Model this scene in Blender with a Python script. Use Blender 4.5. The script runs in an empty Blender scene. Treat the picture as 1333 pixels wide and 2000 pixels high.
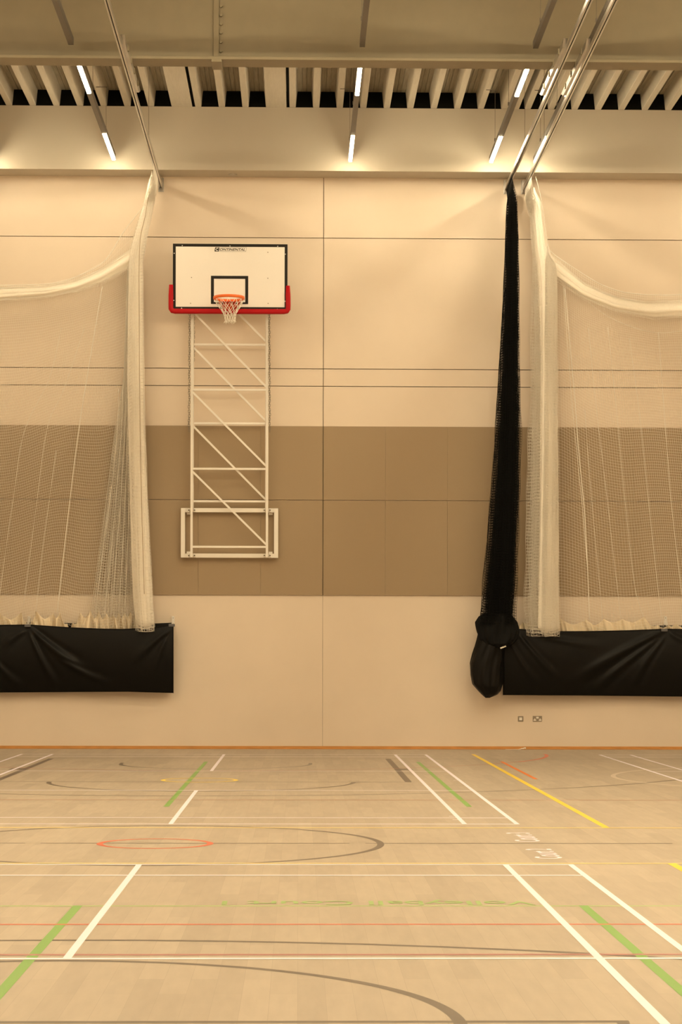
import bpy, math, random
import numpy as np
from mathutils import Vector, Matrix
random.seed(7); rng = np.random.default_rng(7)
S = bpy.context.scene; COL = S.collection

# ---------------------------------------------------------------- camera
F_PX = 4165.0; CX, CY = 666.5, 1285.7; EYE = Vector((0, 0, 1.448))
YAW = math.radians(1.147); ROLL = 0.0022
r0 = Vector((math.cos(YAW), -math.sin(YAW), 0)); u0 = Vector((0, 0, 1))
FW = Vector((math.sin(YAW), math.cos(YAW), 0))
RT = r0 * math.cos(ROLL) + u0 * math.sin(ROLL)
UP = u0 * math.cos(ROLL) - r0 * math.sin(ROLL)
cam = bpy.data.cameras.new('camera'); co = bpy.data.objects.new('camera', cam); COL.objects.link(co)
M = Matrix((RT, UP, -FW)).transposed().to_4x4(); M.translation = EYE
co.matrix_world = M
cam.sensor_width = 36; cam.sensor_fit = 'AUTO'; cam.lens = F_PX / 2000 * 36
cam.shift_y = (CY - 1000) / 2000; cam.clip_end = 200
S.camera = co

def ray(px, py):
    return FW + RT * ((px - CX) / F_PX) - UP * ((py - CY) / F_PX)
def at(px, py, Y):                      # point seen at a photo position, on the plane at depth Y
    d = ray(px, py); return EYE + d * (Y / d.y)
def atz(px, py, Z=0.0):                 # same on a level plane (floor, soffit)
    d = ray(px, py); return EYE + d * ((Z - EYE.z) / d.z)
def atv(px, py, Y):                     # numpy version, arrays
    px = np.asarray(px, float); py = np.asarray(py, float); Y = np.asarray(Y, float)
    a = (px - CX) / F_PX; b = (py - CY) / F_PX
    d = [FW[i] + RT[i] * a - UP[i] * b for i in range(3)]
    k = Y / d[1]
    return np.stack([EYE[0] + d[0] * k, EYE[1] + d[1] * k, EYE[2] + d[2] * k], -1)

# ---------------------------------------------------------------- materials
def srgb(r, g, b):
    f = lambda c: (c / 255) / 12.92 if c <= 10 else (((c / 255) + .055) / 1.055) ** 2.4
    return (f(r), f(g), f(b), 1)
def mat(name, col, rough=.6, metal=0., noise=0., nscale=8., spec=.5, bump=0., bscale=60., emis=None, es=0., stretch=(1, 1, 1)):
    m = bpy.data.materials.new(name); m.use_nodes = True
    nt = m.node_tree; b = nt.nodes['Principled BSDF']
    c = tuple(col)[:3] + (1,)
    b.inputs['Base Color'].default_value = c
    b.inputs['Roughness'].default_value = rough; b.inputs['Metallic'].default_value = metal
    b.inputs['Specular IOR Level'].default_value = spec
    geo = None
    if noise or bump:
        tc = nt.nodes.new('ShaderNodeTexCoord'); mp = nt.nodes.new('ShaderNodeMapping')
        mp.inputs['Scale'].default_value = stretch
        nt.links.new(tc.outputs['Object'], mp.inputs['Vector']); geo = mp
    if noise:
        n = nt.nodes.new('ShaderNodeTexNoise'); n.inputs['Scale'].default_value = nscale; n.inputs['Detail'].default_value = 4
        nt.links.new(geo.outputs[0], n.inputs['Vector'])
        r = nt.nodes.new('ShaderNodeMapRange'); r.inputs['From Min'].default_value = .3; r.inputs['From Max'].default_value = .7
        r.inputs['To Min'].default_value = 1 - noise; r.inputs['To Max'].default_value = 1 + noise
        nt.links.new(n.outputs['Fac'], r.inputs['Value'])
        mx = nt.nodes.new('ShaderNodeVectorMath'); mx.operation = 'SCALE'; mx.inputs[0].default_value = c[:3]
        nt.links.new(r.outputs[0], mx.inputs['Scale']); nt.links.new(mx.outputs[0], b.inputs['Base Color'])
    if bump:
        n2 = nt.nodes.new('ShaderNodeTexNoise'); n2.inputs['Scale'].default_value = bscale; n2.inputs['Detail'].default_value = 3
        nt.links.new(geo.outputs[0], n2.inputs['Vector'])
        bp = nt.nodes.new('ShaderNodeBump'); bp.inputs['Strength'].default_value = bump; bp.inputs['Distance'].default_value = .01
        nt.links.new(n2.outputs['Fac'], bp.inputs['Height']); nt.links.new(bp.outputs[0], b.inputs['Normal'])
    if emis:
        b.inputs['Emission Color'].default_value = tuple(emis)[:3] + (1,); b.inputs['Emission Strength'].default_value = es
    return m

LAMP = (1.0, .82, .53); LAMP_S = 84.0; LAMP_N = 264.0
MT = dict(
    wall=mat('wall_cream_board', (.73, .635, .53), .42, noise=.02, nscale=1.5, spec=.35),
    wall_gap=mat('wall_gap', (.20, .15, .10), .9),
    band=mat('acoustic_felt', (.355, .275, .185), .95, noise=.05, nscale=260, spec=.15, bump=.15, bscale=400),
    white_ceiling=mat('bulkhead_white', (.50, .455, .38), .55, noise=.015, nscale=2, spec=.3),
    deck=mat('ribbed_deck_white', (.50, .46, .385), .5, noise=.05, nscale=14, stretch=(3, .25, 1)),
    trough=mat('perforated_deck', (.30, .265, .20), .7, noise=.22, nscale=10, stretch=(9, .25, 1)),
    shade_black=mat('painted_shade_black', (.006, .006, .005), 1, spec=.05),
    beam=mat('beam_paint', (.225, .19, .125), .5, noise=.03, nscale=5, stretch=(1, 1, 1)),
    skirting=mat('oak_skirting', (.56, .27, .075), .45, noise=.15, nscale=5, stretch=(1, 1, 8)),
    alu=mat('mill_aluminium', (.62, .60, .57), .28, metal=1., noise=.06, nscale=6, stretch=(1, .3, 1)),
    galv=mat('galvanised', (.55, .53, .50), .4, metal=.8, noise=.05, nscale=20),
    groove=mat('dark_groove', (.04, .035, .03), .8),
    housing=mat('luminaire_grey', (.15, .135, .12), .5, metal=.2),
    wire=mat('steel_wire', (.16, .14, .12), .5, metal=.5),
    lamp=mat('opal_diffuser', (.9, .88, .8), .4, emis=LAMP, es=LAMP_S),
    lamp_near=mat('opal_diffuser_boosted', (.9, .88, .8), .4, emis=LAMP, es=LAMP_N),  # unseen tubes, output raised to brighten the floor and lower wall
    blacknet=mat('black_netting', (.006, .006, .006), .85, spec=.15),
    rope=mat('white_rope', (.86, .83, .77), .8, spec=.2),
    packed=mat('packed_netting', (.94, .89, .80), .8, spec=.2, noise=.05, nscale=120, bump=.5, bscale=160),
    cord=mat('fold_shade_brown', (.35, .25, .15), .8),  # colour of the painted shade line in the left net
    canvas=mat('cream_canvas', (.78, .68, .52), .85, noise=.03, nscale=30, spec=.2),
    pvc=mat('black_pvc', (.0035, .003, .0025), .42, spec=.16),
    buckle=mat('grey_strap', (.10, .10, .11), .6),
    goal=mat('goal_white_paint', (.82, .79, .74), .4),
    board=mat('backboard_white', (.83, .80, .76), .38, noise=.01, nscale=2),
    black=mat('black_paint', (.010, .007, .005), .5, spec=.25),
    red=mat('red_padding', (.42, .004, .008), .5, spec=.2),
    orange=mat('rim_orange', (.85, .16, .02), .45),
    rimred=mat('rim_bracket_red', (.62, .06, .012), .5),
    screw=mat('steel_screw', (.6, .58, .55), .3, metal=1),
    hoopnet=mat('hoop_cord', (.86, .82, .74), .8),
    chain=mat('chain_steel', (.30, .27, .22), .4, metal=.9),
    bolt=mat('dark_bolt', (.12, .09, .06), .5, metal=.6),
    plate=mat('brushed_plate', (.30, .26, .21), .35, metal=.7),
    insert=mat('white_insert', (.80, .78, .74), .4),
    paper=mat('white_paper', (.85, .80, .70), .7),
)
def net_mat():                              # nylon cord lets part of the light through
    m = bpy.data.materials.new('white_netting'); m.use_nodes = True; nt = m.node_tree
    nt.nodes.remove(nt.nodes['Principled BSDF']); out = nt.nodes['Material Output']
    d = nt.nodes.new('ShaderNodeBsdfDiffuse'); t = nt.nodes.new('ShaderNodeBsdfTranslucent'); mx = nt.nodes.new('ShaderNodeMixShader')
    d.inputs[0].default_value = t.inputs[0].default_value = (.96, .92, .84, 1); mx.inputs[0].default_value = .08
    nt.links.new(d.outputs[0], mx.inputs[1]); nt.links.new(t.outputs[0], mx.inputs[2]); nt.links.new(mx.outputs[0], out.inputs[0])
    return m
MT['net'] = net_mat()
def line_mat(name, col, alpha=1.0):
    m = mat(name, col, .38, spec=.4)
    m.node_tree.nodes['Principled BSDF'].inputs['Alpha'].default_value = alpha
    return m
LM = dict(white=line_mat('line_white', (.86, .80, .90)), green=line_mat('line_green', (.20, .385, .09)),
          green2=line_mat('line_green_thin', (.36, .46, .19)), green3=line_mat('line_green_lettering', (.30, .44, .15)),
          grey=line_mat('line_grey', (.145, .115, .09)), yellow=line_mat('line_yellow', (.86, .62, .06)),
          yellow2=line_mat('line_yellow_pale', (.86, .66, .22)), red=line_mat('line_red', (.62, .135, .07)),
          orange=line_mat('line_orange', (.78, .22, .05)), pink=line_mat('line_pink', (.42, .18, .16)),
          faint=line_mat('line_faint', (.56, .48, .40)), redf=line_mat('line_red_faint', (.42, .19, .13)))

# floor: long strip planks running down the hall
def floor_mat():
    m = bpy.data.materials.new('maple_floor'); m.use_nodes = True; nt = m.node_tree; L = nt.links.new
    b = nt.nodes['Principled BSDF']; N = nt.nodes.new
    tc = N('ShaderNodeTexCoord'); mp = N('ShaderNodeMapping'); mp.inputs['Rotation'].default_value = (0, 0, math.radians(90))
    L(tc.outputs['Object'], mp.inputs['Vector'])
    br = N('ShaderNodeTexBrick'); br.offset = .37; br.offset_frequency = 2; br.squash = 1
    br.inputs['Scale'].default_value = 1.0; br.inputs['Brick Width'].default_value = 1.15; br.inputs['Row Height'].default_value = .12
    br.inputs['Mortar Size'].default_value = .0012; br.inputs['Mortar Smooth'].default_value = .1; br.inputs['Bias'].default_value = 0
    br.inputs['Color1'].default_value = (.385, .324, .255, 1); br.inputs['Color2'].default_value = (.445, .376, .296, 1)
    br.inputs['Mortar'].default_value = (.355, .298, .232, 1)
    L(mp.outputs[0], br.inputs['Vector'])
    mp2 = N('ShaderNodeMapping'); mp2.inputs['Scale'].default_value = (6, .8, 1); L(tc.outputs['Object'], mp2.inputs['Vector'])
    n = N('ShaderNodeTexNoise'); n.inputs['Scale'].default_value = 3; n.inputs['Detail'].default_value = 5; L(mp2.outputs[0], n.inputs['Vector'])
    mr = N('ShaderNodeMapRange'); mr.inputs['From Min'].default_value = .3; mr.inputs['From Max'].default_value = .7
    mr.inputs['To Min'].default_value = .94; mr.inputs['To Max'].default_value = 1.06; L(n.outputs['Fac'], mr.inputs['Value'])
    sc = N('ShaderNodeVectorMath'); sc.operation = 'SCALE'; L(br.outputs['Color'], sc.inputs[0]); L(mr.outputs[0], sc.inputs['Scale'])
    L(sc.outputs[0], b.inputs['Base Color']); b.inputs['Roughness'].default_value = .42; b.inputs['Specular IOR Level'].default_value = .35
    return m
MT['floor'] = floor_mat()

# ---------------------------------------------------------------- mesh helpers
def tag(o, label=None, cat=None, group=None, kind=None):
    if label: o['label'] = label
    if cat: o['category'] = cat
    if group: o['group'] = group
    if kind: o['kind'] = kind
    return o
def root_loc(p):
    v = Vector((0, 0, 0))
    while p: v += p.location; p = p.parent
    return v
def empty(name, loc, label, cat, group=None):
    o = bpy.data.objects.new(name, None); o.empty_display_size = .2; COL.objects.link(o); o.location = loc
    return tag(o, label, cat, group)
class MB:
    def __init__(s): s.v = []; s.f = []
    def add(s, vs, fs):
        k = len(s.v); s.v += [tuple(v) for v in vs]; s.f += [tuple(i + k for i in f) for f in fs]; return s
    def box(s, x0, x1, y0, y1, z0, z1):
        vs = [(x, y, z) for z in (z0, z1) for y in (y0, y1) for x in (x0, x1)]
        return s.add(vs, [(0, 2, 3, 1), (4, 5, 7, 6), (0, 1, 5, 4), (2, 6, 7, 3), (0, 4, 6, 2), (1, 3, 7, 5)])
    def bar(s, a, b, w, d, upv=(0, 1, 0)):       # rectangular bar from a to b; d along upv
        a = Vector(a); b = Vector(b); t = (b - a).normalized(); y = Vector(upv); x = t.cross(y).normalized(); y = x.cross(t).normalized()
        vs = [p + x * (sx * w / 2) + y * (sy * d / 2) for p in (a, b) for sx, sy in ((-1, -1), (1, -1), (1, 1), (-1, 1))]
        return s.add(vs, [(3, 2, 1, 0), (4, 5, 6, 7)] + [(i, (i + 1) % 4, 4 + (i + 1) % 4, 4 + i) for i in range(4)])
    def tube(s, pts, r, n=8, closed=False, squash=None):
        pts = [Vector(p) for p in pts]; m = len(pts); vs = []
        px = None
        for i, p in enumerate(pts):
            if closed: t = pts[(i + 1) % m] - pts[i - 1]
            else: t = pts[min(i + 1, m - 1)] - pts[max(i - 1, 0)]
            t.normalize()
            if px is None:
                px = t.orthogonal().normalized()
            px = (px - t * px.dot(t)).normalized(); py = t.cross(px)
            rr = r[i] if isinstance(r, (list, tuple)) else r
            for k in range(n):
                a = 2 * math.pi * k / n; vs.append(p + px * (rr * math.cos(a)) + py * (rr * math.sin(a)))
        fs = []
        for i in range(m if closed else m - 1):
            j = (i + 1) % m
            for k in range(n):
                fs.append((i * n + k, i * n + (k + 1) % n, j * n + (k + 1) % n, j * n + k))
        if not closed: fs += [tuple(range(n))[::-1], tuple((m - 1) * n + k for k in range(n))]
        return s.add(vs, fs)
    def disc(s, c, r, h, axis='z', n=20):
        a = Vector(c); b = a + Vector({'x': (h, 0, 0), 'y': (0, h, 0), 'z': (0, 0, h)}[axis]); return s.tube([a, b], r, n)
    def grid(s, P, wrap=False):                 # P: (nu, nv, 3) array
        nu, nv = P.shape[:2]; fs = []
        for i in range(nu if wrap else nu - 1):
            for j in range(nv - 1):
                i2 = (i + 1) % nu
                fs.append((i * nv + j, i2 * nv + j, i2 * nv + j + 1, i * nv + j + 1))
        return s.add(P.reshape(-1, 3).tolist(), fs)
    def build(s, name, m, parent=None, smooth=False, bevel=0., solid=0.):
        me = bpy.data.meshes.new(name); off = root_loc(parent) if parent else Vector((0, 0, 0))
        me.from_pydata([(v[0] - off.x, v[1] - off.y, v[2] - off.z) for v in s.v], [], s.f); me.update()
        me.materials.append(m)
        if smooth: me.shade_smooth()
        o = bpy.data.objects.new(name, me); COL.objects.link(o)
        if parent: o.parent = parent
        if bevel:
            bm = o.modifiers.new('bevel', 'BEVEL'); bm.width = bevel; bm.segments = 2; bm.limit_method = 'ANGLE'
        if solid:
            sm = o.modifiers.new('solid', 'SOLIDIFY'); sm.thickness = solid; sm.offset = 0
        return o

def strands_mesh(name, groups, m, parent):
    """groups: list of (P (na, nb, 3), offsets (3,3)); tubes run along axis 1."""
    Vs = []; Fs = []; base = 0
    for P, off in groups:
        na, nb = P.shape[:2]
        V = P[:, :, None, :] + off[None, None, :, :]
        Vs.append(V.reshape(-1, 3))
        idx = base + (np.arange(na)[:, None, None] * nb + np.arange(nb)[None, :, None]) * 3 + np.arange(3)[None, None, :]
        a = idx[:, :-1, :]; b = idx[:, 1:, :]
        f = np.stack([a, np.roll(a, -1, 2), np.roll(b, -1, 2), b], -1).reshape(-1, 4)
        Fs.append(f); base += na * nb * 3
    V = np.concatenate(Vs); Fc = np.concatenate(Fs)
    off = root_loc(parent); V = V - np.array(off)
    me = bpy.data.meshes.new(name)
    me.vertices.add(len(V)); me.vertices.foreach_set('co', V.astype(np.float32).ravel())
    me.loops.add(Fc.size); me.loops.foreach_set('vertex_index', Fc.astype(np.int32).ravel())
    me.polygons.add(len(Fc)); me.polygons.foreach_set('loop_start', (np.arange(len(Fc)) * 4).astype(np.int32))
    me.update(calc_edges=True); me.validate()
    me.materials.append(m)
    o = bpy.data.objects.new(name, me); COL.objects.link(o); o.parent = parent
    return o
def tri_off(r, axis):
    o = np.zeros((3, 3))
    for k in range(3):
        a = 2 * math.pi * k / 3 + .3
        c, s = r * math.cos(a), r * math.sin(a)
        if axis == 'v': o[k] = (c, s, 0)
        else: o[k] = (0, c, s)
    return o
def net_mesh(name, P, r, m, parent, rh=None):
    """P[u, v]: u across the net, v down it: a knotted square mesh of cord."""
    return strands_mesh(name, [(P, tri_off(r, 'v')), (P.transpose(1, 0, 2), tri_off(rh or r, 'h'))], m, parent)

def struct(o, **k): return tag(o, kind='structure', **k)

# ---------------------------------------------------------------- room shell
W = 34.0
XL, XR, Y0 = -8.6, 10.2, -3.0
zt = lambda y, x=632, Y=W: at(x, y, Y).z
def slabs(mb, xs, zs, y0, y1, gx, gz):
    for i in range(len(xs) - 1):
        for j in range(len(zs) - 1):
            mb.box(xs[i] + gx / 2, xs[i + 1] - gx / 2, y0, y1, zs[j] + gz / 2, zs[j + 1] - gz / 2)
XJ = at(631.3, 1000, W).x
z_seam = [0.0, zt(1162), zt(833.5), zt(754.5), zt(720.5), zt(465), 10.30]
wb = MB()
slabs(wb, [XL - .2, XJ, XR + .2], z_seam[1:], W, W + .05, .010, .012)
slabs(wb, [XL - .2, XJ, XR + .2], z_seam[:2], W, W + .05, .004, .009)
wall_back = struct(wb.build('wall_back', MT['wall']))
wb = MB(); wb.box(XL - .2, XR + .2, W + .05, W + .15, 0, 10.5); wb.build('wall_backing', MT['wall_gap'], wall_back)
# felt band of acoustic boards
zb0, zb1, zb2 = zt(1162.5), zt(977.3), zt(833)
bm = MB(); xs = [XJ + i * .993 for i in range(-9, 10)]
for i in range(len(xs) - 1):
    gl = .010 if abs(xs[i] - XJ) < .01 else .0022; gr = .010 if abs(xs[i + 1] - XJ) < .01 else .0022
    for za, zc in ((zb0, zb1), (zb1, zb2)):
        bm.box(xs[i] + gl / 2, xs[i + 1] - gr / 2, W - .03, W, za + (.006 if za == zb1 else 0), zc - (.006 if zc == zb1 else 0))
trim_1 = struct(bm.build('trim_1', MT['band']))
bm = MB()                                   # inset pieces where the goal bolts on
for x0, x1, y0, y1 in ((353, 386.5, 979, 1013.5), (353, 386.5, 1068, 1104), (509, 544, 979, 1013.5), (509, 544, 1068, 1104)):
    a = at(x0, y1, W - .03); b = at(x1, y0, W - .03); bm.box(a.x, b.x, W - .033, W - .0301, a.z, b.z)
bm.build('inset_piece', MT['band'], trim_1)
bm = MB().box(XL, XR, W - .018, W, 0, zt(1457.2)); bm.box(XL, XR, W - .03, W - .018, 0, .014)
struct(bm.build('baseboard_back', MT['skirting'], bevel=.003))
floor = struct(MB().box(XL - .2, XR + .2, Y0 - .2, W + .15, -.2, 0).build('floor', MT['floor']))
struct(MB().box(XL - .2, XL, Y0, W, 0, 10.9).build('wall_left', MT['wall']))
struct(MB().box(XR, XR + .2, Y0, W, 0, 10.9).build('wall_right', MT['wall']))
struct(MB().box(XL - .2, XR + .2, Y0 - .2, Y0, 0, 10.9).build('wall_front', MT['wall']))
# bulkhead over the back wall
YB = 33.52; ZS = zt(347.2); ZB = at(666, 210.5, YB).z
wt = struct(MB().box(XL, XR, YB, W, ZS, ZS + .03).box(XL, XR, YB, YB + .03, ZS + .03, ZB).build('trim_2', MT['white_ceiling']))
# roof deck: trapezoidal ribs running down the hall
PITCH = .3705; XR0 = at(618, 209, YB).x; ZD = ZB + .002; ZV = ZD + .25
prof = []; k0 = int((XL - XR0) / PITCH) - 1; k1 = int((XR - XR0) / PITCH) + 1
for k in range(k0, k1 + 1):
    c = XR0 + k * PITCH
    prof += [(c - .075, ZV), (c - .05, ZD + .01), (c - .042, ZD), (c + .042, ZD), (c + .05, ZD + .01), (c + .075, ZV)]
d = MB(); tr = MB()
for k in range(0, len(prof) - 5, 6):
    q = prof[k:k + 6]; d.add([(x, y, z) for y in (Y0, W) for x, z in q], [(i, i + 1, 7 + i, 6 + i) for i in range(5)])
    if k + 6 < len(prof):                   # perforated trough with two stiffener grooves
        xa, xb = prof[k + 5][0], prof[k + 6][0]; w_ = xb - xa
        q = [(xa, ZV), (xa + .3 * w_, ZV), (xa + .32 * w_, ZV + .012), (xa + .36 * w_, ZV + .012), (xa + .38 * w_, ZV), (xa + .62 * w_, ZV), (xa + .64 * w_, ZV + .012), (xa + .68 * w_, ZV + .012), (xa + .7 * w_, ZV), (xb, ZV)]
        tr.add([(x, y, z) for y in (Y0, W) for x, z in q], [(i, i + 1, 11 + i, 10 + i) for i in range(9)])
d.box(prof[0][0], prof[-1][0], Y0, W, ZV + .02, ZV + .1)
ceiling = struct(d.build('ceiling', MT['deck']))
tr.build('perforated_trough', MT['trough'], ceiling)
fl = MB()  # black panels between the ribs, painting the unlit void above the bulkhead
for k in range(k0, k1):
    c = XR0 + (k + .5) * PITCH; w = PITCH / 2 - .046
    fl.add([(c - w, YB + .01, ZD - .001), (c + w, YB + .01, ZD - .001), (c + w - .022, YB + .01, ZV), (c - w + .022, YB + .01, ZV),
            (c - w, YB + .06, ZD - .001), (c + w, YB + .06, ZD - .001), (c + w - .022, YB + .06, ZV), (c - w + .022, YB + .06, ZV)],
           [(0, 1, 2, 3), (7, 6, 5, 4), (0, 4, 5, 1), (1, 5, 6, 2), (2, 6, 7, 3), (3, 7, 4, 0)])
fl.build('void_shade_panel', MT['shade_black'], ceiling)
cp = MB()
for x0, x1 in ((344.5, 376), (528, 560), (996, 1014)):
    a = at(x0, 209, YB); b = at(x1, 209, YB)
    cp.box(a.x, b.x, 27.6, YB, ZD - .006, ZD + .004)
cp.build('cover_strip', MT['deck'], ceiling)
cp = MB()                                   # dark shadow gaps beside the cover strips: shade painted as black strips
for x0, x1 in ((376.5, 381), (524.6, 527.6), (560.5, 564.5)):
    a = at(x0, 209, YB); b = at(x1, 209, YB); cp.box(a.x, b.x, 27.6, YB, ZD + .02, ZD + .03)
cp.build('gap_shade_strip', MT['shade_black'], ceiling)

# round grille in the soffit
c = atz(455, 340.5, ZS)
o = MB(); o.disc((c.x, c.y, ZS - .012), .07, .014, 'z', 28); o.disc((c.x, c.y, ZS - .02), .052, .01, 'z', 24)
tag(o.build('ceiling_detector', mat('detector_grey', (.45, .42, .38), .6), bevel=.002),
    'small round grey detector on the underside of the bulkhead above the backboard', 'detector')

# ---------------------------------------------------------------- steel beam
YG0, YG1 = 27.20, 27.56; ZG = at(666, 117.5, YG0).z
beam = empty('roof_beam', (0.8, (YG0 + YG1) / 2, ZG), 'deep cream painted steel beam spanning the whole ceiling in front of the ribbed deck', 'beam')
MB().box(XL, XR, 27.37, 27.39, ZG + .04, ZV).build('web', MT['beam'], beam)
MB().box(XL, XR, YG0, YG1, ZG, ZG + .038).build('bottom_flange', MT['beam'], beam, bevel=.004)
a = at(417.5, 60, 27.36)
sp = MB().box(a.x, a.x + .07, 27.345, 27.37, ZG + .04, ZV).build('splice_plate', MT['beam'], beam, bevel=.003)
for yy in (-4, 12, 30, 47, 64, 82, 100):
    p = at(432, yy, 27.35); MB().disc((a.x + .095, 27.33, p.z), .02, .04, 'y', 6).build('bolt', MT['beam'], sp)
MB().box(a.x - .02, a.x + .11, YG0 - .01, YG1 + .01, ZG - .035, ZG - .001).build('flange_clamp', MT['beam'], beam, bevel=.004)
MB().box(a.x + .02, a.x + .045, YG1, 33.5, ZG + .62, ZG + .66)

# ---------------------------------------------------------------- luminaires
ZLp = 9.218
def make_run(X, y0, y1, lamps, wires, label, lm='lamp'):
    root = empty('linear_light', (X, (y0 + y1) / 2, ZLp), label, 'light', 'suspended strip lights')
    MB().box(X - .034, X + .034, y0, y1, ZLp + .030, ZLp + .10).build('housing', MT['housing'], root, bevel=.003)
    for a, b in lamps:
        MB().box(X - .025, X + .025, a, b, ZLp, ZLp + .030).build('diffuser', MT[lm], root, bevel=.008)
    # blank covers between
    e = [y0] + [v for ab in lamps for v in ab] + [y1]; e.sort()
    for a, b in zip(e[::2], e[1::2]):
        if b - a > .05: MB().box(X - .033, X + .033, a + .002, b - .002, ZLp + .006, ZLp + .030).build('blank_cover', MT['housing'], root)
    for y in wires:
        w = MB(); w.tube([(X - .03, y, ZLp + .1), (X - .03, y, ZD - .006)], .0028, 5); w.disc((X - .03, y, ZLp + .1), .012, .05, 'z', 8); rb = XR0 + round((X - XR0) / PITCH) * PITCH; w.box(min(X - .03, rb) - .015, max(X - .03, rb) + .015, y - .006, y + .006, ZD - .008, ZD - .001)
        w.build('suspension_wire', MT['wire'], root)
    return root
XLAMP = {'a': -4.78, 'b': at(222.2, 309, 33.38).x, 'c': at(684.6, 315.7, 33.38).x, 'd': at(960, 316.7, 33.38).x, 'e': 3.70, 'f': 6.9}
desc = {'a': 'nearest the left wall', 'b': 'left of the left net rail',
        'c': 'in the middle row', 'd': 'just left of the twin net rails',
        'e': 'behind the rightmost net rail', 'f': 'nearest the right wall'}
near_l = [(3.8 + 3.9 * i, 5.45 + 3.9 * i) for i in range(6)]
for k, X in XLAMP.items():
    make_run(X, 27.72, 33.38, [(27.86, 29.45), (31.71, 33.375)], [28.4, 30.3, 32.4],
             'strip light, two lit tubes behind the ceiling beam, ' + desc[k])
    make_run(X, 2.0, 27.13, near_l, [4, 9, 14, 19, 24, 26.3],
             'grey strip light casing before the ceiling beam, ' + desc[k], 'lamp_near')

# ---------------------------------------------------------------- net rails
ZR = 8.925
def rail(X, label, off):
    root = empty('net_rail', (X, W, ZR), label, 'rail', 'ceiling net rails')
    b = MB(); b.box(X - .027, X - .006, 1, W - .04, ZR, ZR + .014); b.box(X + .006, X + .027, 1, W - .04, ZR, ZR + .014)
    b.box(X - .027, X - .023, 1, W - .04, ZR + .014, ZR + .06); b.box(X + .023, X + .027, 1, W - .04, ZR + .014, ZR + .06)
    b.box(X - .027, X + .027, 1, W - .04, ZR + .06, ZR + .064)
    b.build('track', MT['alu'], root)
    MB().box(X - .022, X + .022, 1, W - .05, ZR + .05, ZR + .059).build('track_channel', MT['groove'], root)
    xs = X + off
    s = MB(); y0, y1 = 26.15, 28.75; z0, z1 = ZR + .066, ZG - .003
    s.add([(xs + sx * .024, y, z) for sx in (-1, 1) for y, z in ((y0, z1), (y0 + .12, z0), (y1 - .25, z0), (y1, z1))],
          [(0, 1, 2, 3), (7, 6, 5, 4), (0, 4, 5, 1), (1, 5, 6, 2), (2, 6, 7, 3), (3, 7, 4, 0)])
    s.build('support_strut', MT['alu'], root)
    for yy in (26.6, 27.15, 27.62, 28.2):
        MB().box(xs - .04, xs + .04, yy - .02, yy + .02, z0 + .01, z1 - .004).build('clamp', MT['beam'], root)
    for yy in (31.2, 23.4, 19.6, 15.8):
        MB().tube([(X, yy, ZR + .064), (X, yy, ZD - .02)], .003, 5).box(min(X, XR0 + round((X - XR0) / PITCH) * PITCH) - .015, max(X, XR0 + round((X - XR0) / PITCH) * PITCH) + .015, yy - .012, yy + .012, ZD - .02, ZD - .001).build('hanger_wire', MT['wire'], root)
    br = MB(); br.box(X - .045, X + .045, W - .012, W, ZR - .06, ZR + .16); br.box(X + .027, X + .033, W - .12, W - .012, ZR - .05, ZR + .15)
    br.box(X - .033, X - .027, W - .12, W - .012, ZR - .05, ZR + .15)
    br.build('wall_bracket', MT['galv'], root)
    return root
XRL = -2.203; XR1 = 3.305; XR2 = 3.590
rail(XRL, 'slender aluminium net rail running above the left white net', .035)
rail(XR1, 'left of the twin aluminium net rails, carrying the black net', -.035)
rail(XR2, 'right of the twin aluminium net rails, carrying the right white net', -.035)

# ---------------------------------------------------------------- nets
def interp(pts, y):
    p = sorted(pts); return np.interp(y, [q[0] for q in p], [q[1] for q in p])
def proj(x, y, z):
    d = [x - EYE.x, y - EYE.y, z - EYE.z]; dot = lambda V: sum(d[i] * V[i] for i in range(3))
    k = dot(FW); return CX + F_PX * dot(RT) / k, CY - F_PX * dot(UP) / k
def core(name, L, R, y0, y1, Yc, depth, m, parent, inset=(.12, .12), seed=1, pleats=9, nth=90, nv=120):
    """tightly packed middle of a gathered net: a pleated column"""
    g = np.random.default_rng(seed); yy = np.linspace(y0, y1, nv); l = interp(L, yy); r = interp(R, yy); w = r - l
    l2 = l + w * inset[0]; r2 = r - w * inset[1]; P = np.zeros((nth, nv, 3)); amp = g.uniform(.4, 1, 8); phs = g.uniform(0, 6, 8)
    endt = smooth((yy - y0) / 30) * smooth((y1 - yy) / 8)
    for i in range(nth):
        th = 2 * math.pi * i / nth
        f = 1 + .05 * np.sin(th * pleats + phs[0] + yy / 140) + .04 * np.sin(th * (pleats * 2 + 1) + phs[1] + yy / 90) + .02 * np.sin(th * 5 + yy / 37)
        px = (l2 + r2) / 2 + (r2 - l2) / 2 * math.cos(th) * (.15 + .85 * endt) * (1 + (f - 1) * .4)
        P[i] = atv(px, yy, Yc + depth * math.sin(th) * f * (.15 + .85 * endt))
    return MB().grid(P, wrap=True).build(name, m, parent, smooth=True)
def smooth(t): t = np.clip(t, 0, 1); return t * t * (3 - 2 * t)
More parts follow.
